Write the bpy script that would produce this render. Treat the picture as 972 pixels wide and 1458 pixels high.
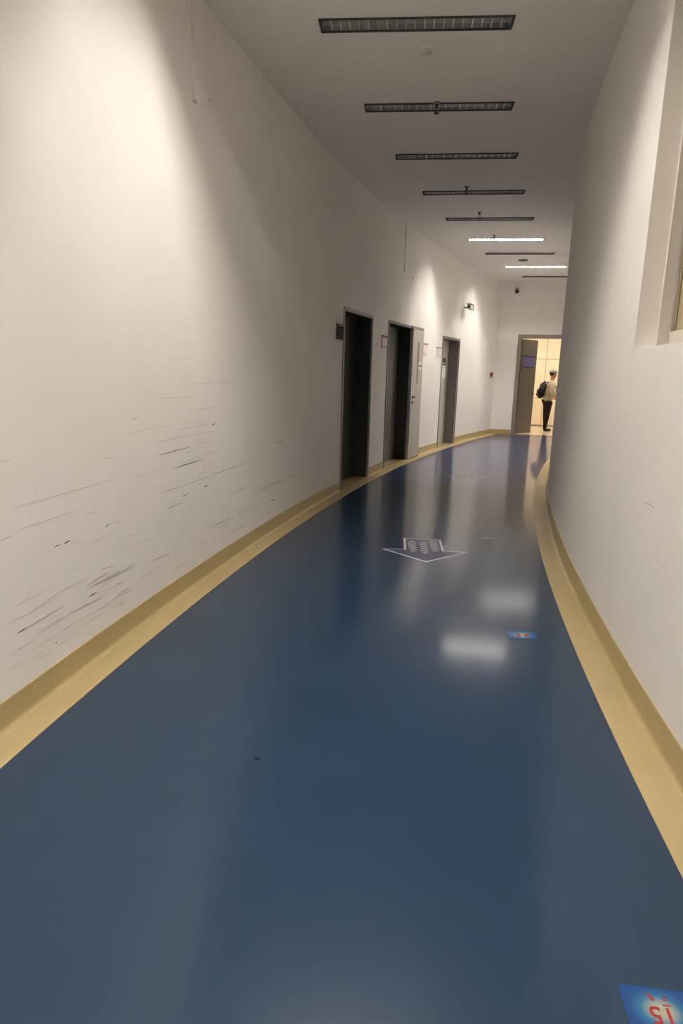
import bpy, bmesh, math, random
from mathutils import Vector, Matrix
from mathutils.geometry import delaunay_2d_cdt

for o in list(bpy.data.objects):
    bpy.data.objects.remove(o)
SC = bpy.context.scene
COL = SC.collection
random.seed(7)
PI = math.pi

# ------------------------------------------------------------------ camera
EYE = 1.45
FPX = 913.0
PITCH = math.atan((729 - 528) / FPX)
ROLL = 0.0254
cam_d = bpy.data.cameras.new('camera')
cam_d.sensor_fit = 'VERTICAL'
cam_d.sensor_height = 36.0
cam_d.lens = FPX / 1458 * 36.0
cam_d.clip_start = 0.02
cam = bpy.data.objects.new('camera', cam_d)
COL.objects.link(cam)
_c, _s = math.cos(PITCH), math.sin(PITCH)
_f = Vector((0, _c, -_s)); _u = Vector((0, _s, _c)); _x = Vector((1, 0, 0))
_r = _x * math.cos(ROLL) + _u * math.sin(ROLL)
_t = _u * math.cos(ROLL) - _x * math.sin(ROLL)
cam.matrix_world = Matrix(((_r.x, _t.x, -_f.x, 0), (_r.y, _t.y, -_f.y, 0), (_r.z, _t.z, -_f.z, EYE), (0, 0, 0, 1)))
SC.camera = cam

# ------------------------------------------------------------------ world, exposure
W = bpy.data.worlds.new('world'); SC.world = W; W.use_nodes = True
W.node_tree.nodes['Background'].inputs[0].default_value = (1, .95, .88, 1)
W.node_tree.nodes['Background'].inputs[1].default_value = 0.02
SC.view_settings.view_transform = 'Standard'
SC.view_settings.look = 'None'
SC.view_settings.gamma = 1
SC.view_settings.use_curve_mapping = False
SC.view_settings.exposure = 0.0
SC.cycles.max_bounces = 14
SC.cycles.diffuse_bounces = 9
SC.cycles.glossy_bounces = 5
TUBE_POWER = 505.0        # radiance of a burning fluorescent tube
LAMP_COL = (1.0, .915, .82)
LOBBY_POWER = 52.0

# ------------------------------------------------------------------ the plan: a corridor bending to the right
H = 3.63                                  # ceiling height
CL = Vector((38.5, -4.3)); RL = 40.38     # outer (left) wall circle
CR = Vector((38.895, -3.293)); RR = 38.017  # inner (right) wall circle
S0, S1 = -3.0, 21.54                      # left wall arc range, metres
E0 = Vector((4.2, 16.0)); EA = math.radians(-12)
EU = Vector((math.cos(EA), math.sin(EA))); EV = Vector((-math.sin(EA), math.cos(EA)))

def PL(s, d, z):
    """point near the left wall: arc length s, d metres into the corridor, height z"""
    a = s / RL; r = RL - d
    return Vector((CL.x - r * math.cos(a), CL.y + r * math.sin(a), z))

def PR(s, d, z):
    a = s / RR; r = RR + d
    return Vector((CR.x - r * math.cos(a), CR.y + r * math.sin(a), z))

def PE(u, v, z):
    """point at the end wall: u along it, v beyond it"""
    p = E0 + EU * u + EV * v
    return Vector((p.x, p.y, z))

def CT(theta, r, z):
    a = math.radians(theta)
    return Vector((CL.x - r * math.cos(a), CL.y + r * math.sin(a), z))

# ------------------------------------------------------------------ helpers
def mesh(name, verts, faces, smooth=False):
    m = bpy.data.meshes.new(name)
    m.from_pydata([tuple(v) for v in verts], [], faces)
    m.validate(); m.update()
    bm = bmesh.new(); bm.from_mesh(m)
    bmesh.ops.remove_doubles(bm, verts=bm.verts, dist=1e-6)
    bmesh.ops.recalc_face_normals(bm, faces=bm.faces)
    bm.to_mesh(m); bm.free()
    if smooth:
        for p in m.polygons: p.use_smooth = True
    return m

def link(name, data, mat=None, parent=None, loc=None, rz=None):
    o = bpy.data.objects.new(name, data)
    COL.objects.link(o)
    if mat is not None and data is not None:
        if not data.materials: data.materials.append(mat)
    if parent is not None: o.parent = parent
    if loc is not None: o.location = loc
    if rz is not None: o.rotation_euler = (0, 0, rz)
    return o

def empty(name, loc=(0, 0, 0), rz=0):
    o = bpy.data.objects.new(name, None); COL.objects.link(o)
    o.location = loc; o.rotation_euler = (0, 0, rz); o.empty_display_size = .1
    return o

def tag(o, label, cat, group=None):
    o['label'] = label; o['category'] = cat
    if group: o['group'] = group
    return o

def struct(o, label=None):
    o['kind'] = 'structure'
    if label: o['label'] = label
    return o

class MB:
    """collects shapes in one bmesh"""
    def __init__(self): self.bm = bmesh.new()
    def box(self, x0, x1, y0, y1, z0, z1, bevel=0, seg=2):
        vs = [self.bm.verts.new((x, y, z)) for z in (z0, z1) for y in (y0, y1) for x in (x0, x1)]
        fs = [self.bm.faces.new([vs[i] for i in q]) for q in
              ((0, 2, 3, 1), (4, 5, 7, 6), (0, 1, 5, 4), (2, 6, 7, 3), (0, 4, 6, 2), (1, 3, 7, 5))]
        if bevel:
            es = list({e for f in fs for e in f.edges})
            bmesh.ops.bevel(self.bm, geom=es, offset=bevel, segments=seg, profile=.5, affect='EDGES')
        return self
    def lathe(self, prof, n=24, axis='Z', o=(0, 0, 0)):
        rings = []
        for r, t in prof:
            ring = []
            for k in range(n):
                a = 2 * PI * k / n; c, s = r * math.cos(a), r * math.sin(a)
                p = {'Z': (c, s, t), 'X': (t, c, s), 'Y': (c, t, s)}[axis]
                ring.append(self.bm.verts.new((p[0] + o[0], p[1] + o[1], p[2] + o[2])))
            rings.append(ring)
        for a, b in zip(rings, rings[1:]):
            for k in range(n):
                self.bm.faces.new((a[k], a[(k + 1) % n], b[(k + 1) % n], b[k]))
        self.bm.faces.new(rings[0]); self.bm.faces.new(list(reversed(rings[-1])))
        return self
    def tube(self, pts, r, n=8):
        pts = [Vector(p) for p in pts]; rings = []
        for i, p in enumerate(pts):
            t = (pts[min(i + 1, len(pts) - 1)] - pts[max(i - 1, 0)]).normalized()
            u = t.cross(Vector((0, 0, 1)))
            if u.length < 1e-3: u = t.cross(Vector((0, 1, 0)))
            u.normalize(); v = t.cross(u)
            rr = r[i] if isinstance(r, (list, tuple)) else r
            rings.append([self.bm.verts.new(p + (u * math.cos(2 * PI * k / n) + v * math.sin(2 * PI * k / n)) * rr) for k in range(n)])
        for a, b in zip(rings, rings[1:]):
            for k in range(n): self.bm.faces.new((a[k], a[(k + 1) % n], b[(k + 1) % n], b[k]))
        self.bm.faces.new(rings[0]); self.bm.faces.new(list(reversed(rings[-1])))
        return self
    def prism(self, pts, z0, z1):
        a = [self.bm.verts.new((x, y, z0)) for x, y in pts]; b = [self.bm.verts.new((x, y, z1)) for x, y in pts]
        n = len(pts)
        self.bm.faces.new(list(reversed(a))); self.bm.faces.new(b)
        for k in range(n): self.bm.faces.new((a[k], a[(k + 1) % n], b[(k + 1) % n], b[k]))
        return self
    def data(self, name, smooth=False):
        bmesh.ops.recalc_face_normals(self.bm, faces=self.bm.faces)
        m = bpy.data.meshes.new(name); self.bm.to_mesh(m); self.bm.free()
        if smooth:
            for p in m.polygons: p.use_smooth = True
        return m
    def build(self, name, mat, parent=None, loc=None, rz=None, smooth=False):
        return link(name, self.data(name, smooth), mat, parent, loc, rz)

def frange(a, b, step):
    n = max(1, int(math.ceil((b - a) / step - 1e-6)))
    return [a + (b - a) * i / n for i in range(n + 1)]

def curved_slab(P, s0, s1, d0, d1, z0, z1, name, step=.3):
    """a block that follows the curve of a wall"""
    ss = frange(s0, s1, step); v = []; f = []
    for s in ss:
        v += [P(s, d0, z0), P(s, d1, z0), P(s, d1, z1), P(s, d0, z1)]
    for i in range(len(ss) - 1):
        a, b = i * 4, i * 4 + 4
        for k in range(4):
            f.append((a + k, a + (k + 1) % 4, b + (k + 1) % 4, b + k))
    f.append((0, 1, 2, 3)); e = (len(ss) - 1) * 4; f.append((e, e + 1, e + 2, e + 3))
    return mesh(name, v, f)

def sweep(P, s0, s1, prof, name, step=.2, closed=True):
    ss = frange(s0, s1, step); v = []; f = []; n = len(prof)
    for s in ss:
        for d, z in prof: v.append(P(s, d, z))
    for i in range(len(ss) - 1):
        for k in range(n if closed else n - 1):
            a, b = i * n + k, i * n + (k + 1) % n
            f.append((a, b, b + n, a + n))
    if closed:
        f.append(tuple(range(n))); f.append(tuple(range((len(ss) - 1) * n, len(ss) * n)))
    return mesh(name, v, f)

# ------------------------------------------------------------------ materials
def mat(name, col, rough=.5, metal=0.0, spec=.5, var=0.0, vscale=4.0, bump=0.0, bscale=60.0, emit=None, estr=0.0, coat=0.0, crough=.05, rvar=0.0):
    m = bpy.data.materials.new(name); m.use_nodes = True
    nt = m.node_tree; b = nt.nodes['Principled BSDF']
    b.inputs['Base Color'].default_value = (*col, 1)
    b.inputs['Roughness'].default_value = rough
    b.inputs['Metallic'].default_value = metal
    b.inputs['Specular IOR Level'].default_value = spec
    b.inputs['Coat Weight'].default_value = coat
    b.inputs['Coat Roughness'].default_value = crough
    tc = nt.nodes.new('ShaderNodeTexCoord')
    if var or rvar:
        n = nt.nodes.new('ShaderNodeTexNoise'); n.inputs['Scale'].default_value = vscale
        n.inputs['Detail'].default_value = 5; n.inputs['Roughness'].default_value = .6
        nt.links.new(tc.outputs['Object'], n.inputs['Vector'])
        if var:
            r = nt.nodes.new('ShaderNodeValToRGB')
            r.color_ramp.elements[0].position = .3; r.color_ramp.elements[1].position = .7
            r.color_ramp.elements[0].color = (*[c * (1 - var) for c in col], 1)
            r.color_ramp.elements[1].color = (*[min(1, c * (1 + var)) for c in col], 1)
            nt.links.new(n.outputs['Fac'], r.inputs['Fac']); nt.links.new(r.outputs['Color'], b.inputs['Base Color'])
        if rvar:
            mr = nt.nodes.new('ShaderNodeMapRange')
            mr.inputs['To Min'].default_value = rough - rvar; mr.inputs['To Max'].default_value = rough + rvar
            nt.links.new(n.outputs['Fac'], mr.inputs['Value']); nt.links.new(mr.outputs['Result'], b.inputs['Roughness'])
    if bump:
        n2 = nt.nodes.new('ShaderNodeTexNoise'); n2.inputs['Scale'].default_value = bscale
        n2.inputs['Detail'].default_value = 3
        nt.links.new(tc.outputs['Object'], n2.inputs['Vector'])
        bp = nt.nodes.new('ShaderNodeBump'); bp.inputs['Strength'].default_value = bump; bp.inputs['Distance'].default_value = .01
        nt.links.new(n2.outputs['Fac'], bp.inputs['Height']); nt.links.new(bp.outputs['Normal'], b.inputs['Normal'])
    if emit:
        b.inputs['Emission Color'].default_value = (*emit, 1); b.inputs['Emission Strength'].default_value = estr
    return m

def glass_mat(name, tint=(.93, .91, .86), mixv=.8):
    m = bpy.data.materials.new(name); m.use_nodes = True; nt = m.node_tree
    nt.nodes.remove(nt.nodes['Principled BSDF'])
    out = nt.nodes['Material Output']
    t = nt.nodes.new('ShaderNodeBsdfTransparent'); t.inputs[0].default_value = (*tint, 1)
    g = nt.nodes.new('ShaderNodeBsdfGlossy'); g.inputs['Roughness'].default_value = .04
    fr = nt.nodes.new('ShaderNodeFresnel'); fr.inputs[0].default_value = 1.5
    mx = nt.nodes.new('ShaderNodeMixShader')
    ge = nt.nodes.new('ShaderNodeNewGeometry'); fm = nt.nodes.new('ShaderNodeMath'); fm.operation = 'SUBTRACT'; fm.use_clamp = True
    nt.links.new(fr.outputs[0], fm.inputs[0]); nt.links.new(ge.outputs['Backfacing'], fm.inputs[1])   # a thin sheet reflects once, on its outer face
    nt.links.new(fm.outputs[0], mx.inputs[0]); nt.links.new(t.outputs[0], mx.inputs[1]); nt.links.new(g.outputs[0], mx.inputs[2])
    nt.links.new(mx.outputs[0], out.inputs[0])
    return m

def sticker_mat(name):
    """printed sticker: white glow in the middle of a blue field"""
    m = mat(name, (.02, .16, .5), .35)
    nt = m.node_tree; b = nt.nodes['Principled BSDF']
    tc = nt.nodes.new('ShaderNodeTexCoord'); mp = nt.nodes.new('ShaderNodeMapping')
    mp.inputs['Scale'].default_value = (13.5, 17.5, 0)
    g = nt.nodes.new('ShaderNodeTexGradient'); g.gradient_type = 'SPHERICAL'
    r = nt.nodes.new('ShaderNodeValToRGB'); e = r.color_ramp.elements
    e[0].position = 0; e[0].color = (.003, .055, .23, 1); e[1].position = .75; e[1].color = (.36, .37, .30, 1)
    x = e.new(.35); x.color = (.02, .15, .30, 1)
    nt.links.new(tc.outputs['Object'], mp.inputs['Vector']); nt.links.new(mp.outputs['Vector'], g.inputs['Vector'])
    nt.links.new(g.outputs['Fac'], r.inputs['Fac']); nt.links.new(r.outputs['Color'], b.inputs['Base Color'])
    return m

M = dict(
    wall=mat('wall_paint', (.86, .835, .80), .75, var=.025, vscale=1.3, bump=.05, bscale=25),
    ceil=mat('ceiling_paint', (.84, .815, .78), .85, var=.025, vscale=.8, bump=.03, bscale=30),
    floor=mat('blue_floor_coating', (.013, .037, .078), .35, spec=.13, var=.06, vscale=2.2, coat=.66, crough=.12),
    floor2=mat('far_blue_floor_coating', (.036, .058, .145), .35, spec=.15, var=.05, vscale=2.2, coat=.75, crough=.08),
    yellow=mat('yellow_border_coating', (.46, .365, .185), .35, var=.05, vscale=3, bump=.03, bscale=40),
    yedge=mat('pale_border_edge', (.75, .68, .5), .5),
    dark=mat('shaded_steel', (.045, .040, .037), .6, spec=.2, var=.08, vscale=3),  # grey steel with the shade of the unlit recesses put into its colour
    leaf=mat('grey_door_paint', (.16, .145, .135), .5, var=.05, vscale=2),
    frame=mat('grey_frame_steel', (.25, .23, .21), .4, metal=.1),
    leaf2=mat('pale_grey_door_paint', (.52, .49, .44), .5, var=.03),
    brown=mat('brown_grey_door_paint', (.17, .145, .12), .45, var=.05),
    bframe=mat('brown_grey_frame_steel', (.27, .235, .20), .35, metal=.2),
    black=mat('black_plastic', (.012, .012, .013), .4),
    white=mat('white_plastic', (.78, .76, .72), .4),
    alu=mat('white_aluminium', (.66, .62, .56), .35),
    glass=glass_mat('window_glass'),
    blind=mat('tan_blind_cloth', (.62, .53, .38), .8, var=.1, vscale=5),
    steel=mat('chrome_steel', (.6, .6, .6), .2, metal=1.0),
    housing=mat('louvre_aluminium', (.72, .72, .72), .35, metal=.5),
    trough=mat('fixture_trough_enamel', (.74, .75, .76), .3, metal=.85),
    tubeoff=mat('tube_glass_unlit', (.62, .63, .62), .25),
    tubeon=mat('tube_glass_lit', (.9, .9, .9), .3, emit=LAMP_COL, estr=TUBE_POWER),
    paper=mat('white_paper', (.82, .80, .76), .8),
    pink=mat('pale_pink_plate', (.60, .43, .36), .5),
    plate=mat('grey_plate', (.085, .083, .082), .9, spec=.05),
    violet=mat('violet_blue_plate', (.16, .15, .36), .4),
    navy=mat('navy_print', (.018, .020, .085), .32),
    whitep=mat('white_print', (.62, .64, .68), .4),
    palep=mat('faded_print', (.46, .48, .54), .35),
    sill=mat('brown_threshold_coating', (.30, .225, .12), .35, var=.08),
    glow=mat('pale_plate_insert', (.88, .78, .72), .5),
    red=mat('red_print', (.34, .025, .035), .4),
    sticker=sticker_mat('blue_sticker_print'),
    lobbyfloor=mat('lobby_floor_tile', (.66, .55, .40), .18, var=.05, vscale=1.5),
    lobbytile=mat('lobby_wall_marble', (.84, .73, .56), .35, var=.10, vscale=1.2),
    grout=mat('lobby_joint', (.40, .31, .20), .8),
    lobbyfill=mat('added_lobby_light', (.9, .9, .9), .4, emit=(1, .89, .72), estr=LOBBY_POWER),  # emission of the added lobby panels
    scuff1=mat('scuff_dark', (.12, .10, .085), .8),
    scuff2=mat('scuff_mid', (.37, .345, .31), .8),
    scuff3=mat('scuff_light', (.60, .575, .53), .8),
    chip=mat('floor_chip_dark', (.008, .010, .012), .95, spec=0.0),
    skin=mat('skin', (.50, .30, .21), .55),
    hair=mat('black_hair', (.012, .010, .009), .6, bump=.2, bscale=90),
    jacket=mat('beige_jacket_cloth', (.58, .50, .38), .85, var=.08, vscale=14, bump=.1, bscale=60),
    trouser=mat('black_trouser_cloth', (.010, .009, .010), .9),
    pack=mat('black_backpack_cloth', (.014, .013, .013), .8, bump=.2, bscale=40),
    capm=mat('grey_cap_cloth', (.30, .27, .24), .85),
    shoe=mat('black_shoe', (.012, .011, .011), .5),
)

# ================================================================== the setting
DOORS = [(12.29, 13.45, 2.14), (14.28, 15.50, 2.15), (15.53, 16.13, 2.15), (17.50, 18.62, 2.11)]
RECESS = .22

# left wall: a curved sheet with door openings and real thickness at the reveals
def wall_sheet(P, s0, s1, holes, name, thick, step=.25):
    sb = set(round(s, 4) for s in frange(s0, s1, step))
    zb = {0.0, H + .04}
    for a, b, z0, z1 in holes:
        sb |= {a, b}; zb |= {z0, z1}
    sb = sorted(sb); zb = sorted(zb); v = []; f = []; idx = {}
    def vid(i, j):
        if (i, j) not in idx:
            idx[(i, j)] = len(v); v.append(P(sb[i], 0, zb[j]))
        return idx[(i, j)]
    for i in range(len(sb) - 1):
        for j in range(len(zb) - 1):
            sm, zm = (sb[i] + sb[i + 1]) / 2, (zb[j] + zb[j + 1]) / 2
            if any(a < sm < b and z0 < zm < z1 for a, b, z0, z1 in holes): continue
            f.append((vid(i, j), vid(i + 1, j), vid(i + 1, j + 1), vid(i, j + 1)))
    m = bpy.data.meshes.new(name); m.from_pydata([tuple(p) for p in v], [], f); m.update()
    bm = bmesh.new(); bm.from_mesh(m)
    bmesh.ops.recalc_face_normals(bm, faces=bm.faces)
    geo = bmesh.ops.extrude_face_region(bm, geom=list(bm.faces))
    for e in geo['geom']:
        if isinstance(e, bmesh.types.BMVert):
            p = e.co; a = math.atan2(p.y - (CL.y if P is PL else CR.y), -(p.x - (CL.x if P is PL else CR.x)))
            R0 = RL if P is PL else RR
            e.co = P(a * R0, -thick, p.z)
    bmesh.ops.recalc_face_normals(bm, faces=bm.faces)
    bm.to_mesh(m); bm.free()
    return m

wl = link('wall_left', wall_sheet(PL, S0, S1, [(a, b, 0.0, z) for a, b, z in DOORS[:2]] + [(DOORS[3][0], DOORS[3][1], 0.0, DOORS[3][2])], 'wall_left', RECESS), M['wall'])
struct(wl, 'off-white curved corridor wall with scuff marks and doors')

# right wall with the window opening
_p = E0 + EU * 1.765
S1R = math.atan2(_p.y - CR.y, -(_p.x - CR.x)) * RR
WIN = (5.15, 6.71, 1.595, 3.17)
wr = link('wall_right', wall_sheet(PR, -3.6, S1R, [WIN], 'wall_right', .24), M['wall'])
struct(wr, 'off-white curved inner corridor wall with a high window')

# end wall with the doorway to the lobby
EW = (.0, 1.45, 2.33)
b = MB()
for u0, u1, z0, z1 in ((-.75, EW[0], 0, H + .04), (EW[1], 2.05, 0, H + .04), (EW[0], EW[1], EW[2], H + .04)):
    b.box(u0, u1, 0, .2, z0, z1)
we = b.build('wall_end', M['wall'], None, (E0.x, E0.y, 0), EA)
struct(we, 'off-white wall closing the corridor around the lobby doorway')
bk = [PL(S0, -.2, 0), PR(-3.45, -.2, 0)]
wb = mesh('wall_back', [bk[0], bk[1], bk[1] + Vector((0, 0, H)), bk[0] + Vector((0, 0, H))] + [p + Vector((.02, -.2, z)) for p, z in ((bk[0], 0), (bk[1], 0), (bk[1], H), (bk[0], H))],
          [(0, 1, 2, 3), (4, 5, 6, 7), (0, 1, 5, 4), (1, 2, 6, 5), (2, 3, 7, 6), (3, 0, 4, 7)])
struct(link('wall_back', wb, M['wall']))

# floor: blue coating in two pours with a joint, yellow borders
BANDL, BANDR = .15, .155
JOINT = 19.1
def ring_pts(P, s0, s1, d, step=.25): return [P(s, d, 0) for s in frange(s0, s1, step)]
def floor_piece(th0, th1, name, end=False):
    v = []; f = []
    n = int((th1 - th0) / .35) + 1
    for i in range(n + 1):
        t = th0 + (th1 - th0) * i / n
        a = CT(t, RL - BANDL, 0)
        # same radial line, inner border of the right wall's circle
        d = Vector((-math.cos(math.radians(t)), math.sin(math.radians(t))))
        q = CL - CR; bq = q.dot(d); rr = RR + BANDR
        k = -bq + math.sqrt(bq * bq - (q.dot(q) - rr * rr))
        bb = CL + d * k
        v += [a, Vector((bb.x, bb.y, 0))]
    for i in range(n): f.append((2 * i, 2 * i + 1, 2 * i + 3, 2 * i + 2))
    if end:                      # trim to the end wall line
        v2 = []
        for p in v:
            w = Vector((p.x, p.y)) - E0; e = w.dot(EV)
            if e > 0: p = Vector((p.x - EV.x * e, p.y - EV.y * e, 0))
            v2.append(p)
        v = v2
    top = len(v)
    v = v + [p + Vector((0, 0, -.05)) for p in v]
    f2 = [tuple(i + top for i in reversed(q)) for q in f]
    side = []
    for i in range(n):
        side += [(2 * i, 2 * i + 2, 2 * i + 2 + top, 2 * i + top), (2 * i + 1, 2 * i + 1 + top, 2 * i + 3 + top, 2 * i + 3)]
    side += [(0, top, top + 1, 1), (2 * n, 2 * n + 1, 2 * n + 1 + top, 2 * n + top)]
    return mesh(name, v, f + f2 + side)
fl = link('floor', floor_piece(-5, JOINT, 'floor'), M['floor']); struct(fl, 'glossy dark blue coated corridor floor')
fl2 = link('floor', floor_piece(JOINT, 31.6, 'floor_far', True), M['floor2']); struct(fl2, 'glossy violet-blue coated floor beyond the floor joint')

# yellow borders on the floor and coved skirting up the walls
t1 = link('trim_1', sweep(PL, S0, S1 + .02, [(-.0, -.05), (BANDL, -.05), (BANDL, .002), (BANDL - .004, .004), (.0, .004)], 'trim_1'), M['yellow']); struct(t1, 'yellow border strip on the floor along the left wall')
t2 = link('trim_2', sweep(PR, -3.6, S1R, [(0, -.05), (BANDR, -.05), (BANDR, .002), (BANDR - .004, .004), (0, .004)], 'trim_2'), M['yellow']); struct(t2, 'yellow border strip on the floor along the right wall')
def cove(zt=.128):
    pr = [(-.002, 0.003), (-.002, zt), (.004, zt), (.006, zt - .004), (.007, .03)]
    for k in range(1, 5):
        a = PI / 2 * k / 4; pr.append((.007 + .022 * (1 - math.cos(a)), .03 - .0255 * math.sin(a)))
    pr.append((.029, .003))
    return pr
segs = [(S0, DOORS[0][0] - .045), (DOORS[0][1] + .045, DOORS[1][0] - .045), (DOORS[2][1] + .03, DOORS[3][0] - .045), (DOORS[3][1] + .045, S1 - .02)]
for a, c in segs:
    o = link('baseboard_left', sweep(PL, a, c, cove(), 'baseboard_left'), M['yellow']); struct(o, 'yellow coved skirting painted up the left wall')
o = link('baseboard_right', sweep(PR, -3.6, S1R - .02, cove(.138), 'baseboard_right'), M['yellow']); struct(o, 'yellow coved skirting painted up the right wall')
b = MB(); b.box(-.545, -.06, -.008, 0, .003, .128, .002)
struct(b.build('baseboard_end', M['yellow'], None, (E0.x, E0.y, 0), EA), 'short yellow skirting beside the lobby doorway')

# light fixtures: (theta, tilt in degrees, lit)
FIX = [(7.25, 4, 1), (9.25, 4, 0), (11.25, 4.3, 1), (13.26, 4.7, 0), (15.22, 5.6, 0), (17.10, 6.5, 0), (19.15, 7.8, 0), (21.25, 8.2, 0), (23.47, 7.6, 1), (25.42, 8.3, 0), (27.74, 9.2, 1), (29.86, 10, 0)]
FLEN, FWID = 1.21, .145

# ceiling with rectangular cut-outs for the recessed fixtures
outline = [PL(s, -.1, 0) for s in frange(S0, S1 + .3, .4)] + [PR(s, -.1, 0) for s in reversed(frange(-3.6, S1R + .1, .4))]
pts = [Vector((p.x, p.y)) for p in outline]; edges = [(i, (i + 1) % len(pts)) for i in range(len(pts))]
rects = []
for th, tilt, lit in FIX:
    c = CT(th, 39.15, 0); a = math.radians(-tilt)
    q = []
    for sx, sy in ((-1, -1), (1, -1), (1, 1), (-1, 1)):
        x, y = sx * FLEN / 2, sy * FWID / 2
        q.append(Vector((c.x + x * math.cos(a) - y * math.sin(a), c.y + x * math.sin(a) + y * math.cos(a))))
    n0 = len(pts); pts += q; edges += [(n0 + k, n0 + (k + 1) % 4) for k in range(4)]; rects.append((c, a))
vv, _, ff, _, _, _ = delaunay_2d_cdt(pts, edges, [], 1, 1e-5)
keep = []
for t in ff:
    g = sum((vv[i] for i in t), Vector((0, 0))) / 3; bad = False
    for c, a in rects:
        d = g - Vector((c.x, c.y)); x = d.x * math.cos(a) + d.y * math.sin(a); y = -d.x * math.sin(a) + d.y * math.cos(a)
        if abs(x) < FLEN / 2 - 1e-4 and abs(y) < FWID / 2 - 1e-4: bad = True
    if not bad: keep.append(tuple(t))
cm = bpy.data.meshes.new('ceiling'); cm.from_pydata([(p.x, p.y, H) for p in vv], [], keep); cm.update()
bm = bmesh.new(); bm.from_mesh(cm)
g = bmesh.ops.extrude_face_region(bm, geom=list(bm.faces))
for e in g['geom']:
    if isinstance(e, bmesh.types.BMVert): e.co.z += .03
bmesh.ops.recalc_face_normals(bm, faces=bm.faces); bm.to_mesh(cm); bm.free()
ce = link('ceiling', cm, M['ceil']); struct(ce, 'plain off-white corridor ceiling with recessed fixtures')

# ------------------------------------------------------------------ doors of the left wall
def lever(parent, P, s, z, d, side=1, m='black'):
    """lever handle on a rosette, built in wall coordinates"""
    bm_ = MB(); bm_.lathe([(.025, 0), (.025, .008), (.012, .010), (.012, .05)], 14, 'Y')
    bm_.tube([(0, .045, 0), (.03 * side, .05, 0), (.12 * side, .05, -.004)], .009, 8)
    o = bm_.build('handle', M[m], parent, smooth=False)
    a = s / RL
    o.location = P(s, d, z); o.rotation_euler = (0, 0, PI / 2 - a + PI)
    return o

def lock_plate(parent, s, z, d):
    o = MB().lathe([(.022, 0), (.022, .012), (.008, .014)], 12, 'Y').build('lock_cylinder', M['black'], parent)
    o.location = PL(s, d, z); o.rotation_euler = (0, 0, PI / 2 - s / RL + PI)

def recessed_door(n, a, c, zt, rev, leafm, label):
    root = empty('door_%d' % n); struct(root, label)
    D = RECESS
    # casing on the wall face
    for s0, s1, z0, z1 in ((a - .04, a, 0.005, zt + .04), (c, c + .04, 0.005, zt + .04), (a, c, zt, zt + .04)):
        link('door_frame', curved_slab(PL, s0, s1, -.01, .012, z0, z1, 'door_frame'), M['frame'], root)
    # lining of the opening
    link('reveal_panel', curved_slab(PL, a, a + .006, -D, -.01, .005, zt, 'reveal_panel'), M[rev], root)
    link('reveal_panel', curved_slab(PL, c - .006, c, -D, -.01, .005, zt, 'reveal_panel'), M[rev], root)
    link('reveal_panel', curved_slab(PL, a + .006, c - .006, -D, -.01, zt - .006, zt, 'reveal_panel'), M[rev], root)
    link('threshold', curved_slab(PL, a, c, -D, 0, -.04, .004, 'threshold'), M['sill'], root)
    lf = link('door_leaf', curved_slab(PL, a + .006, c - .006, -D - .045, -D + .004, .008, zt - .006, 'door_leaf', 2), M[leafm], root)
    lever(root, PL, c - .10, 1.02, -D + .004, -1, 'steel')
    return root

d1 = recessed_door(1, DOORS[0][0], DOORS[0][1], DOORS[0][2], 'dark', 'dark', 'steel door coloured dark for the shade of its deep recess, beside the grey plaque')
d2 = recessed_door(2, DOORS[1][0], DOORS[1][1], DOORS[1][2], 'dark', 'leaf', 'recessed steel door with shade painted into its reveals, next to the pale flush door')
d4 = recessed_door(4, DOORS[3][0], DOORS[3][1], DOORS[3][2], 'leaf', 'leaf2', 'recessed grey door with notices taped to its leaf')
# notices on the leaf of door 4
for s0, s1, z0, z1, k in ((18.24, 18.46, 1.36, 1.56, 'paper'), (18.24, 18.47, 1.61, 1.64, 'black'), (18.26, 18.44, 1.66, 1.76, 'plate'), (18.24, 18.46, 1.57, 1.60, 'paper')):
    link('notice', curved_slab(PL, s0, s1, -RECESS + .004, -RECESS + .008, z0, z1, 'notice', 2), M[k], d4)

# door 3: pale leaf flush with the wall face, narrow vision slot, lever, notices
a, c, zt = DOORS[2]
d3 = empty('door_3'); struct(d3, 'pale grey flush door with narrow vision slot and black lever')
link('door_frame', curved_slab(PL, a - .03, a, .0, .045, 0.012, zt, 'door_frame'), M['alu'], d3)
link('door_frame', curved_slab(PL, a - .03, c + .03, .0, .03, zt, zt + .04, 'door_frame'), M['frame'], d3)
link('door_frame', curved_slab(PL, c, c + .03, .0, .03, 0.012, zt, 'door_frame'), M['frame'], d3)
lf = link('door_leaf', curved_slab(PL, a + .003, c - .003, .002, .042, .03, zt - .004, 'door_leaf', 2), M['leaf2'], d3)
link('vision_slot', curved_slab(PL, a + .26, a + .34, .040, .0435, 1.27, 1.95, 'vision_slot', 2), M['brown'], d3)
lever(d3, PL, a + .07, 1.05, .042, 1); lock_plate(d3, a + .07, .96, .042)
link('notice', curved_slab(PL, a + .36, a + .53, .042, .045, 1.50, 1.63, 'notice', 2), M['paper'], d3)
link('notice', curved_slab(PL, a + .38, a + .52, .042, .045, 1.66, 1.77, 'notice', 2), M['pink'], d3)
link('notice', curved_slab(PL, a + .38, a + .51, .045, .0465, 1.55, 1.575, 'notice', 2), M['plate'], d3)

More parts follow.
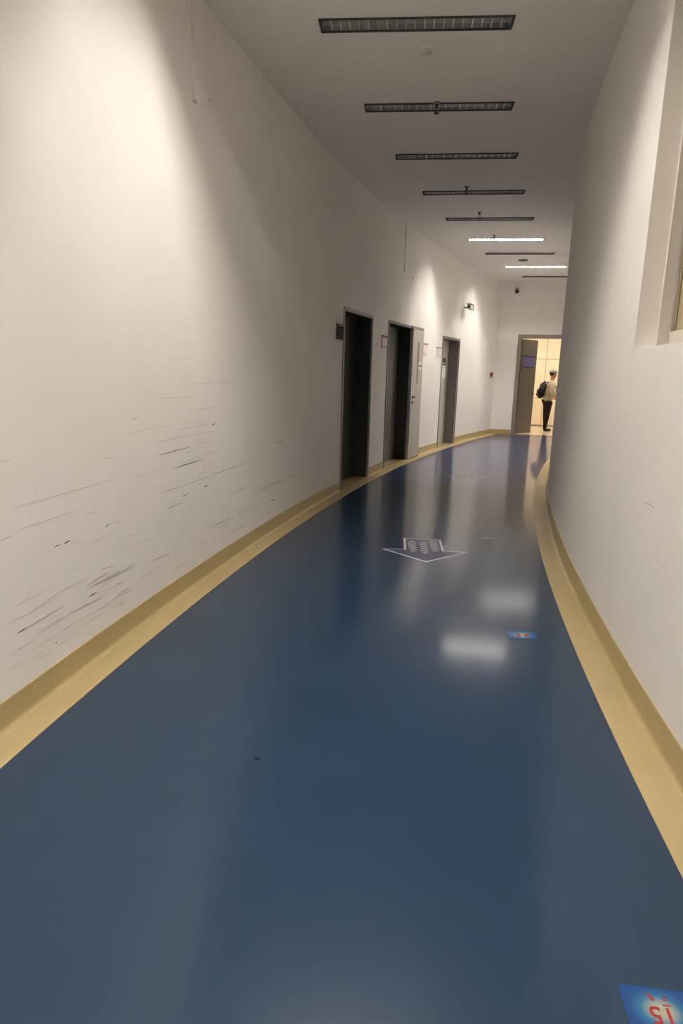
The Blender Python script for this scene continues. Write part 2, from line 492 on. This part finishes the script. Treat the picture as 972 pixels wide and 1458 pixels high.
# ------------------------------------------------------------------ doorway to the lobby
d5 = empty('door_5', (E0.x, E0.y, 0), EA); struct(d5, 'brown grey double doorway to the lobby, one leaf swung open')
for x0, x1, z0, z1 in ((EW[0] - .055, EW[0] + .035, .0, EW[2] + .08), (EW[1] - .035, EW[1] + .055, .0, EW[2] + .08), (EW[0] + .035, EW[1] - .035, EW[2] - .005, EW[2] + .08)):
    MB().box(x0, x1, -.02, .2, z0, z1, .004).build('door_frame', M['bframe'], d5)
MB().box(EW[0] + .035, EW[1] - .035, -.005, .205, .0, .006).build('threshold', M['steel'], d5)
lf = MB().box(0, .69, -.025, .02, .012, 2.315, .003).build('door_leaf', M['brown'], d5, (EW[0] + .045, .19, 0), math.radians(54))
MB().box(.10, .60, -.030, -.025, 1.66, 1.90).build('leaf_plate', M['violet'], lf)
for z in (1.64, 1.90): MB().box(.10, .60, -.034, -.025, z, z + .022).build('plate_rail', M['black'], lf)
bh = MB().lathe([(.025, 0), (.025, -.008), (.012, -.010), (.012, -.05)], 14, 'Y', (.62, -.025, 1.0))
bh.tube([(.62, -.07, 1.0), (.52, -.075, 1.0)], .01, 8); bh.build('handle', M['black'], lf)
lf2 = MB().box(-.69, 0, -.025, .02, .012, 2.315, .003).build('door_leaf', M['brown'], d5, (EW[1] - .045, .19, 0), math.radians(-80))
MB().box(-.60, -.10, -.030, -.025, 1.66, 1.90).build('leaf_plate', M['violet'], lf2)

# the lobby beyond
LV = 3.35
lfo = MB().box(-2.2, 4.2, .2, LV + .1, -.05, 0).build('floor', M['lobbyfloor'], None, (E0.x, E0.y, 0), EA); struct(lfo, 'polished cream tiled floor of the lobby')
lce = MB().box(-2.2, 4.2, .2, LV + .1, 3.0, 3.05).build('ceiling', M['ceil'], None, (E0.x, E0.y, 0), EA); struct(lce, 'white ceiling of the lobby')
wlb = MB().box(-2.2, 4.2, LV + .02, LV + .15, 0, 3.0).build('wall_lobby', M['grout'], None, (E0.x, E0.y, 0), EA); struct(wlb, 'lobby wall clad in warm cream marble panels')
for i in range(-2, 4):
    for za, zb_ in ((.03, .81), (.81, 1.93), (1.93, 3.0)):
        MB().box(.006, .894, -.02, .0, .006, zb_ - za - .006, .003, 1).build('panel', M['lobbytile'], wlb, (i * .9 + .03 - (.0 if i else 0), LV + .02, za))
MB().box(-2.2, 4.2, LV - .012, LV + .02, 0, .03, .003).build('skirting', M['bframe'], wlb)
for x, nm in ((-2.3, 'wall_lobby_left'), (4.2, 'wall_lobby_right')):
    o = MB().box(x, x + .1, .2, LV + .1, 0, 3.0).build(nm, M['lobbytile'], None, (E0.x, E0.y, 0), EA); struct(o)
for k, (x, y) in enumerate(((.1, 1.7), (1.9, 1.7))):  # unseen panels, added to light the lobby
    lp = empty('added_panel_light', PE(x, y, 3.0), EA)
    tag(lp, ('added out-of-view light panel above the open brown lobby door leaf', 'added out-of-view light panel above the person in the lobby')[k], 'light', 'added lobby light panels')
    MB().box(-.28, .28, -.28, .28, -.012, -.008).build('emitter', M['lobbyfill'], lp)
    fb = MB()
    for q in ((-.3, .3, -.3, -.28), (-.3, .3, .28, .3), (-.3, -.28, -.28, .28), (.28, .3, -.28, .28)): fb.box(*q, -.015, 0)
    fb.build('frame', M['alu'], lp)

# ------------------------------------------------------------------ window of the right wall
win = empty('window_1'); struct(win, 'white framed high window in the right wall')
s0, s1, z0, z1 = WIN
def wbar(nm, a, c, y0, y1, d0, d1, m):
    return link(nm, curved_slab(PR, a, c, d0, d1, y0, y1, nm, 2), M[m], win)
fw = .045
wbar('window_frame', s0, s0 + fw, z0, z1, -.17, -.10, 'alu'); wbar('window_frame', s1 - .022, s1, z0, z1, -.17, -.10, 'alu')
wbar('window_frame', s0 + fw, s1 - .022, z0, z0 + .02, -.17, -.10, 'alu'); wbar('window_frame', s0 + fw, s1 - .022, z1 - fw, z1, -.17, -.10, 'alu')
sm = (s0 + s1) / 2
for a, c, dd in ((s0 + fw + .005, sm + .03, -.130), (sm - .03, s1 - .026, -.150)):
    wbar('sash', a, a + .02, z0 + .028, z1 - .05, dd - .02, dd, 'alu'); wbar('sash', c - .016, c, z0 + .028, z1 - .05, dd - .02, dd, 'trough')
    wbar('sash', a + .02, c - .016, z0 + .028, z0 + .085, dd - .02, dd, 'alu'); wbar('sash', a + .02, c - .016, z1 - .10, z1 - .05, dd - .02, dd, 'alu')
    wbar('pane', a + .02, c - .016, z0 + .085, z1 - .10, dd - .013, dd - .008, 'glass')
wbar('blind', s0 + .01, s1 - .01, z0 + .01, z1 - .01, -.181, -.176, 'blind')
b = MB()

# ------------------------------------------------------------------ recessed louvre fixtures
fr = MB()
fo, fi = (FLEN / 2 + .011, FWID / 2 + .011), (FLEN / 2 - .004, FWID / 2 - .004)
for q in ((-fo[0], fo[0], -fo[1], -fi[1]), (-fo[0], fo[0], fi[1], fo[1]), (-fo[0], -fi[0], -fi[1], fi[1]), (fi[0], fo[0], -fi[1], fi[1])):
    fr.box(*q, -.008, -.001)
FRM = fr.data('frame'); FRM.materials.append(M['plate'])
tr = MB(); L2, W2 = FLEN / 2 - .003, FWID / 2 - .003
tr.box(-L2, L2, -W2, W2, .10, .104)
for q in ((-L2, L2, -W2, -W2 + .003), (-L2, L2, W2 - .003, W2), (-L2, -L2 + .003, -W2, W2), (L2 - .003, L2, -W2, W2)): tr.box(*q, 0, .10)
TRM = tr.data('trough'); TRM.materials.append(M['trough'])
TB = {}
for k in (0, 1):
    t_ = MB().lathe([(.008, -.575), (.013, -.573), (.013, .573), (.008, .575)], 12, 'X').data('tube', True)
    t_.materials.append(M['tubeon'] if k else M['tubeoff']); TB[k] = t_
bl = MB()
for sg in (-1,):
    # V-section blade, wide at its foot
    v = [(-.004, -W2 + .004, .0), (.004, -W2 + .004, .0), (.001, -W2 + .004, .024), (-.001, -W2 + .004, .024)]
    aa = [bl.bm.verts.new(p) for p in v]; bb = [bl.bm.verts.new((p[0], -p[1], p[2])) for p in v]
    bl.bm.faces.new(aa); bl.bm.faces.new(list(reversed(bb)))
    for k in range(4): bl.bm.faces.new((aa[k], bb[k], bb[(k + 1) % 4], aa[(k + 1) % 4]))
BLM = bl.data('louvre_blade'); BLM.materials.append(M['housing'])
SPM = MB().box(-L2 + .004, L2 - .004, -.003, .003, .002, .023).data('louvre_spine'); SPM.materials.append(M['housing'])
NB = 19
ORD = ['first', 'second', 'third', 'fourth', 'fifth', 'sixth', 'seventh', 'eighth', 'ninth']
FLAB = {0: None}
labels = ['lit louvre light recessed over the near end of the corridor', 'unlit louvre light between two lit ones near the corridor window',
          'lit louvre light above the corridor window',
          'unlit louvre light on the near side of the round smoke detector',
          'unlit louvre light just beyond the smoke detector, a sprinkler hanging before it',
          'unlit louvre light, the first beyond the nearest sprinkler head',
          'unlit louvre light, fourth of the dark row from the smoke detector',
          'unlit louvre light, the last dark one before the first lit lamp',
          'lit louvre light nearer to the smoke detector of the two lit far ones',
          'unlit louvre light between the two lit lamps far down the corridor',
          'lit louvre light closest to the lobby doorway',
          'unlit louvre light right before the wall of the lobby doorway']
for (th, tilt, lit), lab in zip(FIX, labels):
    root = empty('ceiling_light', CT(th, 39.15, H), math.radians(-tilt))
    tag(root, lab, 'light', 'recessed louvre lights along the corridor ceiling')
    link('frame', FRM, None, root); link('trough', TRM, None, root)
    for y in (-.035, .035): link('tube', TB[lit], None, root, (0, y, .040))
    link('louvre_spine', SPM, None, root)
    for k in range(NB):
        link('louvre_blade', BLM, None, root, (-L2 + (k + 1) * 2 * L2 / (NB + 1), 0, 0))

# ------------------------------------------------------------------ small things on the ceiling
def detector(p):
    r = empty('smoke_detector', p); tag(r, 'round white smoke detector on the ceiling', 'smoke detector')
    MB().lathe([(.055, 0), (.055, -.012), (.048, -.018)], 28).build('base', M['white'], r)
    MB().lathe([(.040, -.017), (.044, -.026), (.040, -.040), (.026, -.048), (.008, -.050)], 28, 'Z').build('sensing_head', M['alu'], r)
detector(CT(13.74, 39.12, H - .0))

def sprinkler(p, lab):
    r = empty('sprinkler_head', p); tag(r, lab, 'sprinkler', 'sprinkler heads on the corridor ceiling')
    MB().lathe([(.034, 0), (.034, -.004), (.020, -.010)], 20).build('escutcheon', M['frame'], r)
    MB().lathe([(.011, -.008), (.011, -.035), (.007, -.04)], 12).build('pipe_stub', M['plate'], r)
    y = MB(); y.tube([(-.008, 0, -.036), (-.019, 0, -.055), (-.004, 0, -.078)], .0035, 6); y.tube([(.008, 0, -.036), (.019, 0, -.055), (.004, 0, -.078)], .0035, 6)
    y.build('yoke_arms', M['plate'], r)
    MB().lathe([(.022, -.078), (.022, -.081), (.006, -.082)], 14).build('deflector', M['plate'], r)
sprinkler(CT(15.10, 39.15, H), 'pendant sprinkler head nearest to the smoke detector')
sprinkler(CT(18.77, 39.19, H), 'pendant sprinkler head, second from the smoke detector')
sprinkler(CT(20.63, 39.22, H), 'pendant sprinkler head, third from the smoke detector')
sprinkler(CT(22.93, 39.27, H), 'pendant sprinkler head beside the first lit far lamp')

r = empty('ceiling_speaker', CT(26.45, 39.22, H)); tag(r, 'dark round ceiling speaker between the lit far lamps', 'speaker')
MB().lathe([(.095, 0), (.095, -.008), (.085, -.014)], 28).build('rim', M['frame'], r)
MB().lathe([(.083, -.012), (.083, -.018), (.03, -.024)], 28).build('grille', M['black'], r)

# ------------------------------------------------------------------ things on the left wall
def on_wall(root, s, d, z):
    root.location = PL(s, d, z); root.rotation_euler = (0, 0, PI / 2 - s / RL)   # local x runs along the wall, -y... out
def plaque(s0, s1, z0, z1, face, lab, rail=None):
    r = empty('room_plaque'); on_wall(r, (s0 + s1) / 2, 0, z0)
    w, h = (s1 - s0) / 2, z1 - z0
    tag(r, lab, 'plaque', 'room plaques beside the doors')
    MB().box(-w, w, -.014, 0, 0, h, .003).build('plate', M[face], r)
    MB().box(-w + .02, w - .02, -.017, -.013, .035, h - .035).build('insert', M[rail or 'paper'], r)
    MB().box(-w, w, -.020, 0, h - .022, h).build('top_rail', M['black' if face != 'white' else 'frame'], r)
    return r
plaque(11.99, 12.22, 1.80, 1.97, 'plate', 'grey room plaque beside the darkest door recess', 'plate')
plaque(13.93, 14.20, 1.78, 1.955, 'pink', 'pale pink room plaque before the recess beside the flush door', 'glow')
plaque(16.20, 16.48, 1.77, 1.955, 'white', 'cream room plaque just past the pale flush door', 'glow')
plaque(17.10, 17.40, 1.765, 1.925, 'white', 'white room plaque before the grey door with notices', 'paper')

def conduit(s, z0, z1, lab, hooks):
    r = empty('cable_trunking'); on_wall(r, s, 0, z0)
    tag(r, lab, 'trunking')
    MB().box(-.014, .014, -.016, 0, 0, z1 - z0, .002).build('cover', M['wall'], r)
    MB().box(-.016, .016, -.018, 0, -.012, .0, .002).build('end_cap', M['alu'], r)
    for x, z in hooks:
        MB().tube([(x, 0, z), (x, -.03, z), (x + .012, -.036, z + .022)], .006, 8).build('wall_hook', M['wall'], r)
conduit(8.67, 3.02, H - .002, 'thin white cable trunking high on the wall over the scuffed stretch', [(.14, .03)])
conduit(14.957, 2.955, H - .002, 'thin white cable trunking high on the wall above the second recess', [(.42, -.05)])

r = empty('security_camera'); on_wall(r, 18.80, 0, 2.79)
tag(r, 'white boxy security camera with black hood high on the wall', 'camera')
MB().box(-.03, .03, -.015, 0, -.05, .05, .003).build('wall_plate', M['white'], r)
MB().tube([(0, -.012, 0), (0, -.06, -.01), (0, -.10, .0)], .014, 10).build('bracket_arm', M['black'], r)
cb = MB().box(-.10, .10, -.17, -.09, -.045, .045, .008).build('body', M['white'], r)
MB().box(-.12, .10, -.178, -.085, .046, .058, .003).build('hood', M['black'], r)
MB().box(.101, .125, -.175, -.085, -.05, .046, .004).build('rear_cap', M['black'], r)
MB().lathe([(.028, -.101), (.028, -.115), (.02, -.118)], 16, 'X', (0, -.13, 0)).build('lens', M['black'], r)

r = empty('call_point'); on_wall(r, 21.12, 0, 1.40)
tag(r, 'small red fire alarm call point near the lobby doorway', 'alarm')
MB().box(-.05, .05, -.04, 0, 0, .10, .006).build('box', M['red'], r)
MB().box(-.03, .03, -.044, -.038, .02, .07).build('push_plate', M['black'], r)

r = empty('dome_camera', PE(-.17, 0, 3.43), EA); tag(r, 'small dark dome camera high on the wall over the lobby doorway', 'camera')
MB().box(-.04, .04, -.03, 0, -.03, .05, .004).build('wall_bracket', M['frame'], r)
MB().lathe([(.045, -.02), (.05, -.035), (.046, -.06), (.03, -.08), (.008, -.088)], 20, 'Z', (0, -.07, 0)).build('dome', M['black'], r)
MB().lathe([(.05, .0), (.052, -.02)], 20, 'Z', (0, -.07, 0)).build('collar', M['frame'], r)

# ------------------------------------------------------------------ scuffs and scratches on the walls (flat wear)
SCR = [(6.73,0.774,6.80,0.776,0.5),(6.80,0.791,7.26,0.784,0.35),(7.06,0.657,7.10,0.659,0.95),(7.13,0.656,7.18,0.658,0.8),(7.48,0.652,7.52,0.657,0.9),(7.52,0.659,7.66,0.648,0.4),(7.31,0.604,7.64,0.599,0.25),(6.78,0.370,6.85,0.369,0.9),(6.82,0.369,7.10,0.370,0.5),(6.71,0.429,7.05,0.427,0.45),(7.08,0.444,7.23,0.444,0.25),(7.30,0.343,7.37,0.342,0.8),(7.41,0.447,7.55,0.430,0.5),(7.28,0.404,7.54,0.408,0.5),(7.28,0.389,7.72,0.373,0.7),(7.36,0.381,7.77,0.359,0.5),(7.39,0.356,7.57,0.356,0.4),(7.13,0.320,7.41,0.297,0.6),(6.88,0.316,7.14,0.308,0.35),(6.72,0.302,6.87,0.295,0.35),(7.54,0.320,7.63,0.314,0.5),(7.56,0.266,7.69,0.262,0.6),(7.48,0.255,7.71,0.243,0.5),(7.21,0.256,7.53,0.239,0.4),(7.56,0.199,7.63,0.199,0.7),(7.05,0.259,7.24,0.254,0.4),(6.85,0.256,7.05,0.259,0.4),(6.70,0.240,6.83,0.233,0.45),(7.20,0.226,7.40,0.215,0.3),(7.02,0.221,7.03,0.223,0.9),(7.20,0.511,7.25,0.505,0.3),(6.85,0.513,6.89,0.511,0.2),(8.09,1.266,8.60,1.267,0.35),(8.46,1.179,8.98,1.182,0.35),(8.84,1.058,8.91,1.067,0.95),(8.24,1.066,8.81,1.074,0.35),(8.07,1.021,8.54,1.022,0.4),(8.54,1.017,8.93,1.017,0.3),(8.07,0.942,8.51,0.946,0.85),(8.58,0.949,8.83,0.955,0.4),(8.23,0.837,8.69,0.842,0.8),(8.30,0.859,8.62,0.865,0.4),(8.69,0.867,8.95,0.866,0.3),(8.05,0.752,8.09,0.752,0.5),(8.08,0.716,8.29,0.711,0.7),(8.29,0.711,9.57,0.711,0.6),(8.69,0.648,8.76,0.649,0.9),(8.76,0.646,8.86,0.642,0.4),(8.37,0.644,8.45,0.646,0.95),(8.14,0.604,8.37,0.604,0.5),(8.28,0.750,8.44,0.747,0.3),(8.61,0.749,8.73,0.752,0.3),(9.18,0.514,9.47,0.514,0.4),(9.63,0.451,10.31,0.444,0.5),(9.53,0.408,10.04,0.406,0.4),(10.06,0.294,10.15,0.286,0.9),(8.78,0.335,9.15,0.334,0.6),(8.98,0.299,9.50,0.336,0.4),(9.14,0.216,9.47,0.206,0.5),(9.76,0.214,10.15,0.198,0.4),(9.90,0.308,10.08,0.300,0.4),(10.17,0.800,10.31,0.806,0.6),(9.21,0.659,9.57,0.636,0.25),(7.97,0.518,8.12,0.519,0.3),(7.48,0.994,7.59,0.993,0.3),(7.78,1.171,7.86,1.172,0.5),(6.81,0.883,7.64,0.879,0.3),(8.13,1.341,8.25,1.345,0.25),(8.39,1.343,9.27,1.349,0.15),(10.14,0.801,10.48,0.802,0.5),(9.54,0.432,11.20,0.427,0.5),(9.18,0.528,9.62,0.509,0.3),(6.96,0.932,6.98,0.935,0.4),(8.21,0.201,8.37,0.196,0.6),(7.95,0.338,8.17,0.319,0.5),(10.75,0.343,10.86,0.344,0.3)]
def scuffs(P, data, name, parent, lab):
    v = []; f = []; mi = []
    for s0, z0, s1, z1, k in data:
        short = abs(s1 - s0) < .09 and k > .75
        wd = (.0065 if short else .0022 + .0030 * k)
        n = max(2, int(abs(s1 - s0) / .06)); base = len(v)
        for i in range(n + 1):
            t = i / n; s = s0 + (s1 - s0) * t
            z = z0 + (z1 - z0) * t + (random.uniform(-.0018, .0018) if 0 < i < n else 0)
            w = wd * (.25 + .75 * math.sin(PI * min(1, max(0, t * .9 + .05)))) * random.uniform(.7, 1.15) * .5
            v += [P(s, .0012, z - w), P(s, .0012, z + w)]
        for i in range(n):
            if not short and random.random() < .03: continue
            a = base + 2 * i; f.append((a, a + 2, a + 3, a + 1)); mi.append(0 if k > .78 else (1 if k > .45 else 2))
    m = bpy.data.meshes.new(name); m.from_pydata([tuple(p) for p in v], [], f)
    for q in ('scuff1', 'scuff2', 'scuff3'): m.materials.append(M[q])
    for p, i in zip(m.polygons, mi): p.material_index = i
    m.update()
    o = link(name, m, None, parent); o['kind'] = 'stuff'; o['label'] = lab
    return o
extra = []
for k in range(60):
    s = random.choice((random.uniform(6.7, 7.9), random.uniform(7.6, 10.2), random.uniform(7.2, 9.5)))
    z = random.choice((random.uniform(.2, .5), random.uniform(.25, 1.15)))
    extra.append((s, z, s + random.uniform(.04, .3), z + random.uniform(-.01, .01), random.choice((.15, .2, .2, .3, .3))))
scuffs(PL, SCR + extra, 'scuff_marks', wl, 'dark and grey trolley scrapes along the lower wall')
scuffs(PR, [(6.19, .90, 6.04, .9025, .6), (6.30, .62, 6.25, .615, .3), (5.9, .70, 5.8, .7, .3)], 'scuff_marks', wr, 'faint scrape on the lower wall')

# floor chips
m = MB().prism([(-.313, 2.180), (-.300, 2.176), (-.282, 2.177), (-.290, 2.184), (-.305, 2.186)], .0002, .0008).build('floor_chip', M['chip'], fl)

# ------------------------------------------------------------------ floor prints
def offset_poly(pts, d):
    out = []; n = len(pts)
    A = sum(pts[i][0] * pts[(i + 1) % n][1] - pts[(i + 1) % n][0] * pts[i][1] for i in range(n))
    sg = 1 if A > 0 else -1
    for i in range(n):
        p0, p1, p2 = (Vector(pts[(i - 1) % n]), Vector(pts[i]), Vector(pts[(i + 1) % n]))
        e1 = (p1 - p0).normalized(); e2 = (p2 - p1).normalized()
        n1 = Vector((-e1.y, e1.x)) * sg; n2 = Vector((-e2.y, e2.x)) * sg
        bis = (n1 + n2); bis /= max(.25, bis.dot(n1))
        q = p1 + bis * d; out.append((q.x, q.y))
    return out

def arrow(origin, rz, k, lab, fill, line, text):
    """block arrow pointing to -y with three columns of small white lettering"""
    r = empty('floor_arrow', (origin[0], origin[1], 0.0), rz); tag(r, lab, 'floor sign')
    P_ = [(0, -.36), (.36, -.02), (.165, .0), (.165, .36), (-.165, .36), (-.165, .0), (-.36, -.02)]
    P_ = [(x * k, y * k) for x, y in P_]
    MB().prism(P_, .0002, .0008).build('outline', M[line], r)
    MB().prism(offset_poly(P_, .017 * k), .0004, .0012).build('field', M[fill], r)
    rnd = random.Random(3)
    for cx, y0, n in ((-.095, -.07, 7), (.005, -.10, 6), (.095, -.04, 6)):
        for j in range(n):
            y = (y0 + j * .062) * k
            if y > .30 * k: continue
            w = .036 * k * (.6 if j == 0 else 1); g = MB()
            x0 = (cx) * k
            # one printed character each: two or three strokes
            g.box(x0 - w, x0 + w, y, y + .012 * k, .0010, .0017); g.box(x0 - w * .8, x0 + w * .8, y + .022 * k, y + .033 * k, .0010, .0017)
            if rnd.random() < .6: g.box(x0 - .007 * k, x0 + .007 * k, y + .008 * k, y + .038 * k, .0010, .0019)
            else: g.box(x0 - w, x0 - w + .012 * k, y, y + .033 * k, .0010, .0019)
            g.build('character', M[text], r)
    return r
arrow((.70, 5.19), math.radians(-4), 1.0, 'navy floor arrow with white outline and lettering', 'navy', 'whitep', 'palep')
arrow((1.79, 9.22), math.radians(-10), .82, 'faded floor arrow beyond the floor joint', 'floor2', 'palep', 'palep')

def text_mesh(s, size):
    cu = bpy.data.curves.new('t', 'FONT'); cu.body = s; cu.size = size; cu.align_x = 'CENTER'; cu.align_y = 'CENTER'; cu.extrude = .0004; cu.offset = size * .012
    ob = bpy.data.objects.new('t', cu); COL.objects.link(ob)
    dg = bpy.context.evaluated_depsgraph_get(); m = bpy.data.meshes.new_from_object(ob.evaluated_get(dg))
    bpy.data.objects.remove(ob); return m

def sticker(cx, cy, w, h, rz, lab, num=None):
    r = empty('floor_sticker', (cx, cy, 0), rz); tag(r, lab, 'floor sticker', 'blue floor stickers')
    MB().box(-w / 2, w / 2, -h / 2, h / 2, .0002, .0010).build('backing', M['sticker'], r)
    if num:
        t = link('numeral', text_mesh(num, .062), M['red'], r, (-.002, -.010, .0014)); t.rotation_euler = (0, 0, PI)
        g = MB()
        g.prism([(-.026, .040), (-.016, .040), (-.008, .026), (-.016, .024)], .0010, .0018)
        g.box(.010, .022, .028, .031, .0010, .0018); g.box(.012, .024, .036, .039, .0010, .0018)
        g.box(.006, .024, .0145, .0175, .0010, .0018)      # foot of the upside-down figure one
        g.build('small_print', M['red'], r)
    else:
        g = MB(); g.box(-.030, -.012, -.02, .02, .0010, .0018); g.build('red_mark', M['red'], r)
        g = MB(); g.box(.012, .034, -.022, .018, .0010, .0018); g.build('red_mark', M['red'], r)
sticker(.782, 1.222, .17, .118, math.radians(-7), 'blue floor sticker with upside-down red number fifteen', '15')
sticker(1.050, 3.433, .165, .10, math.radians(-3), 'blue floor sticker with red marks on a pale centre, beside the yellow border')
sticker(1.33, 5.63, .12, .07, math.radians(2), 'small blue floor sticker beyond the navy floor arrow')

# ------------------------------------------------------------------ the person in the lobby
def skin(name, joints, edges, m, parent, root=0, sub=2):
    me = bpy.data.meshes.new(name); me.from_pydata([j[0] for j in joints], edges, [])
    ob = bpy.data.objects.new(name, me); COL.objects.link(ob)
    md = ob.modifiers.new('skin', 'SKIN'); md.use_smooth_shade = True
    ob.modifiers.new('sub', 'SUBSURF').levels = sub; ob.modifiers['sub'].render_levels = sub
    for i, j in enumerate(joints):
        sv = me.skin_vertices[0].data[i]; r = j[1]
        sv.radius = r if isinstance(r, tuple) else (r, r); sv.use_root = (i == root)
    dg = bpy.context.evaluated_depsgraph_get()
    m2 = bpy.data.meshes.new_from_object(ob.evaluated_get(dg)); bpy.data.objects.remove(ob)
    for p in m2.polygons: p.use_smooth = True
    m2.materials.clear()
    return link(name, m2, m, parent)

man = empty('person', PE(.90, 1.56, 0), EA + math.radians(12))
tag(man, 'person in beige jacket and grey cap with a black backpack, standing in the lobby', 'person')
J = []; Ed = []
def jn(p, r, prev=None):
    J.append((p, r)); k = len(J) - 1
    if prev is not None: Ed.append((prev, k))
    return k
pel = jn((.07, 0, .86), (.10, .08)); sp = jn((.10, 0, 1.02), (.115, .09), pel); ch = jn((.13, 0, 1.20), (.13, .10), sp)
nb = jn((.165, 0, 1.325), .06, ch); nk = jn((.18, 0, 1.38), .048, nb); h0 = jn((.20, 0, 1.44), (.066, .078), nk); h1 = jn((.205, 0, 1.515), (.074, .086), h0); h2 = jn((.20, 0, 1.575), (.045, .05), h1)
for sg in (-1, 1):
    hp = jn((.07, .08 * sg, .79), .066, pel); kn = jn((.035, .075 * sg, .44), .048, hp); an = jn((-.01 + .03 * sg, .07 * sg, .085), .030, kn)
    jn((.06 + .03 * sg, .075 * sg, .045), .034, an)
    sh = jn((.135, .155 * sg, 1.275), .055, ch); el = jn((.11, .215 * sg, 1.03), .042, sh); wr_ = jn((.27, .18 * sg, .885), .027, el)
    pm = jn((.315, .175 * sg, .845), (.034, .018), wr_)
    for q, (dy, ln) in enumerate(((-.024, .052), (-.008, .062), (.008, .058), (.023, .046))):
        f1 = jn((.335, .175 * sg + dy, .825), .0085, pm); f2 = jn((.335 + ln * .45, .175 * sg + dy, .80), .0078, f1); jn((.335 + ln * .4, .175 * sg + dy, .80 - ln * .5), .007, f2)
    t1_ = jn((.312, .175 * sg - .036 * sg, .835), .010, pm); jn((.335, .175 * sg - .045 * sg, .805), .0085, t1_)
body = skin('body', J, Ed, M['skin'], man)
# clothes
def cloth(name, js, es, m): return skin(name, js, es, m, man)
js = [((.06, 0, .76), (.165, .135)), ((.085, 0, .95), (.158, .135)), ((.11, 0, 1.10), (.162, .140)), ((.135, 0, 1.235), (.155, .125)), ((.16, 0, 1.33), (.085, .08))]
es = [(0, 1), (1, 2), (2, 3), (3, 4)]
for sg in (-1, 1):
    n = len(js)
    js += [((.135, .165 * sg, 1.265), .078), ((.11, .225 * sg, 1.03), .066), ((.255, .185 * sg, .905), .050)]
    es += [(3, n), (n, n + 1), (n + 1, n + 2)]
cloth('jacket', js, es, M['jacket'])
js = [((.07, 0, .86), (.130, .112))]; es = []
for sg in (-1, 1):
    n = len(js)
    js += [((.07, .08 * sg, .76), .098), ((.035, .075 * sg, .44), .072), ((-.005 + .03 * sg, .07 * sg, .045), .048)]
    es += [(0, n), (n, n + 1), (n + 1, n + 2)]
cloth('trousers', js, es, M['trouser'])
for sg in (-1, 1):
    skin('shoe', [((-.045 + .03 * sg, .07 * sg, .048), (.044, .046)), ((.03 + .03 * sg, .07 * sg, .045), (.044, .042)), ((.12 + .03 * sg, .075 * sg, .036), (.044, .030)), ((.165 + .03 * sg, .077 * sg, .033), (.030, .026))], [(0, 1), (1, 2), (2, 3)], M['shoe'], man)
skin('hair', [((.165, 0, 1.44), (.072, .06)), ((.178, 0, 1.51), (.082, .08)), ((.19, 0, 1.55), (.078, .07))], [(0, 1), (1, 2)], M['hair'], man)
cp = MB().lathe([(.098, .0), (.100, .02), (.094, .05), (.075, .08), (.04, .098), (.008, .102)], 24).build('cap', M['capm'], man, (.195, 0, 1.525), smooth=True)
cp.scale = (1.08, .95, 1)
bd = MB(); bd.prism([(.05, -.075), (.12, -.07), (.165, -.045), (.18, 0), (.165, .045), (.12, .07), (.05, .075)], .0, .012); bd.build('brim', M['capm'], cp)
for sg in (-1, 1):
    MB().lathe([(.004, -.008), (.020, -.004), (.022, .002), (.008, .006)], 12, 'Y', (0, 0, 0)).build('ear', M['skin'], man, (.195, .082 * sg, 1.475))
    MB().lathe([(.002, -.008), (.008, -.004), (.009, 0), (.008, .004), (.002, .008)], 10, 'X').build('eye', M['black'], man, (.272, .03 * sg, 1.485), smooth=True)
MB().lathe([(.013, 0), (.011, .012), (.006, .034), (.002, .04)], 10).build('nose', M['skin'], man, (.284, 0, 1.445), smooth=True)
MB().box(-.004, .004, -.022, .022, -.004, .004, .002).build('mouth', M['red'], man, (.268, 0, 1.415))
for ch in man.children:            # carry the upper body more upright over the feet
    if ch.location.length > 1e-4: ch.location.x -= .075 * ch.location.z
    else:
        for v_ in ch.data.vertices: v_.co.x -= .075 * v_.co.z
bpk = bpy.data.meshes.new('backpack')
bm = bmesh.new(); bmesh.ops.create_cube(bm, size=1)
for v_ in bm.verts:
    v_.co = Vector((v_.co.x * .13 - (.015 if v_.co.z < 0 else -.015), v_.co.y * (.30 if v_.co.z < 0 else .24), v_.co.z * .44))
bmesh.ops.subdivide_edges(bm, edges=bm.edges, cuts=1, use_grid_fill=True); bmesh.ops.bevel(bm, geom=list(bm.edges)[:0] or [e for e in bm.edges if len(e.link_faces) == 2 and e.calc_face_angle() > .5], offset=.045, segments=3, affect='EDGES')
bm.to_mesh(bpk); bm.free()
for p in bpk.polygons: p.use_smooth = True
bo = link('backpack', bpk, M['pack'], None, PE(.90, 1.56, 0) + Matrix.Rotation(EA + math.radians(12), 3, 'Z') @ Vector((-.175, 0, 1.08)), EA + math.radians(12))
tag(bo, "black backpack worn on the back of the person in the lobby", 'backpack')
bo.rotation_euler = (0, math.radians(8), EA + math.radians(12))
for sg in (-1, 1):
    MB().tube([(.05, .10 * sg, .20), (.16, .10 * sg, .255), (.27, .11 * sg, .21), (.345, .115 * sg, .09), (.33, .12 * sg, .0)], .014, 8).build('strap', M['pack'], bo)
MB().box(-.10, -.07, -.10, .10, -.16, .02, .012).build('pocket', M['pack'], bo)
MB().tube([(.03, -.03, .21), (.03, -.02, .25), (.03, .02, .25), (.03, .03, .21)], .008, 6).build('grab_loop', M['pack'], bo)
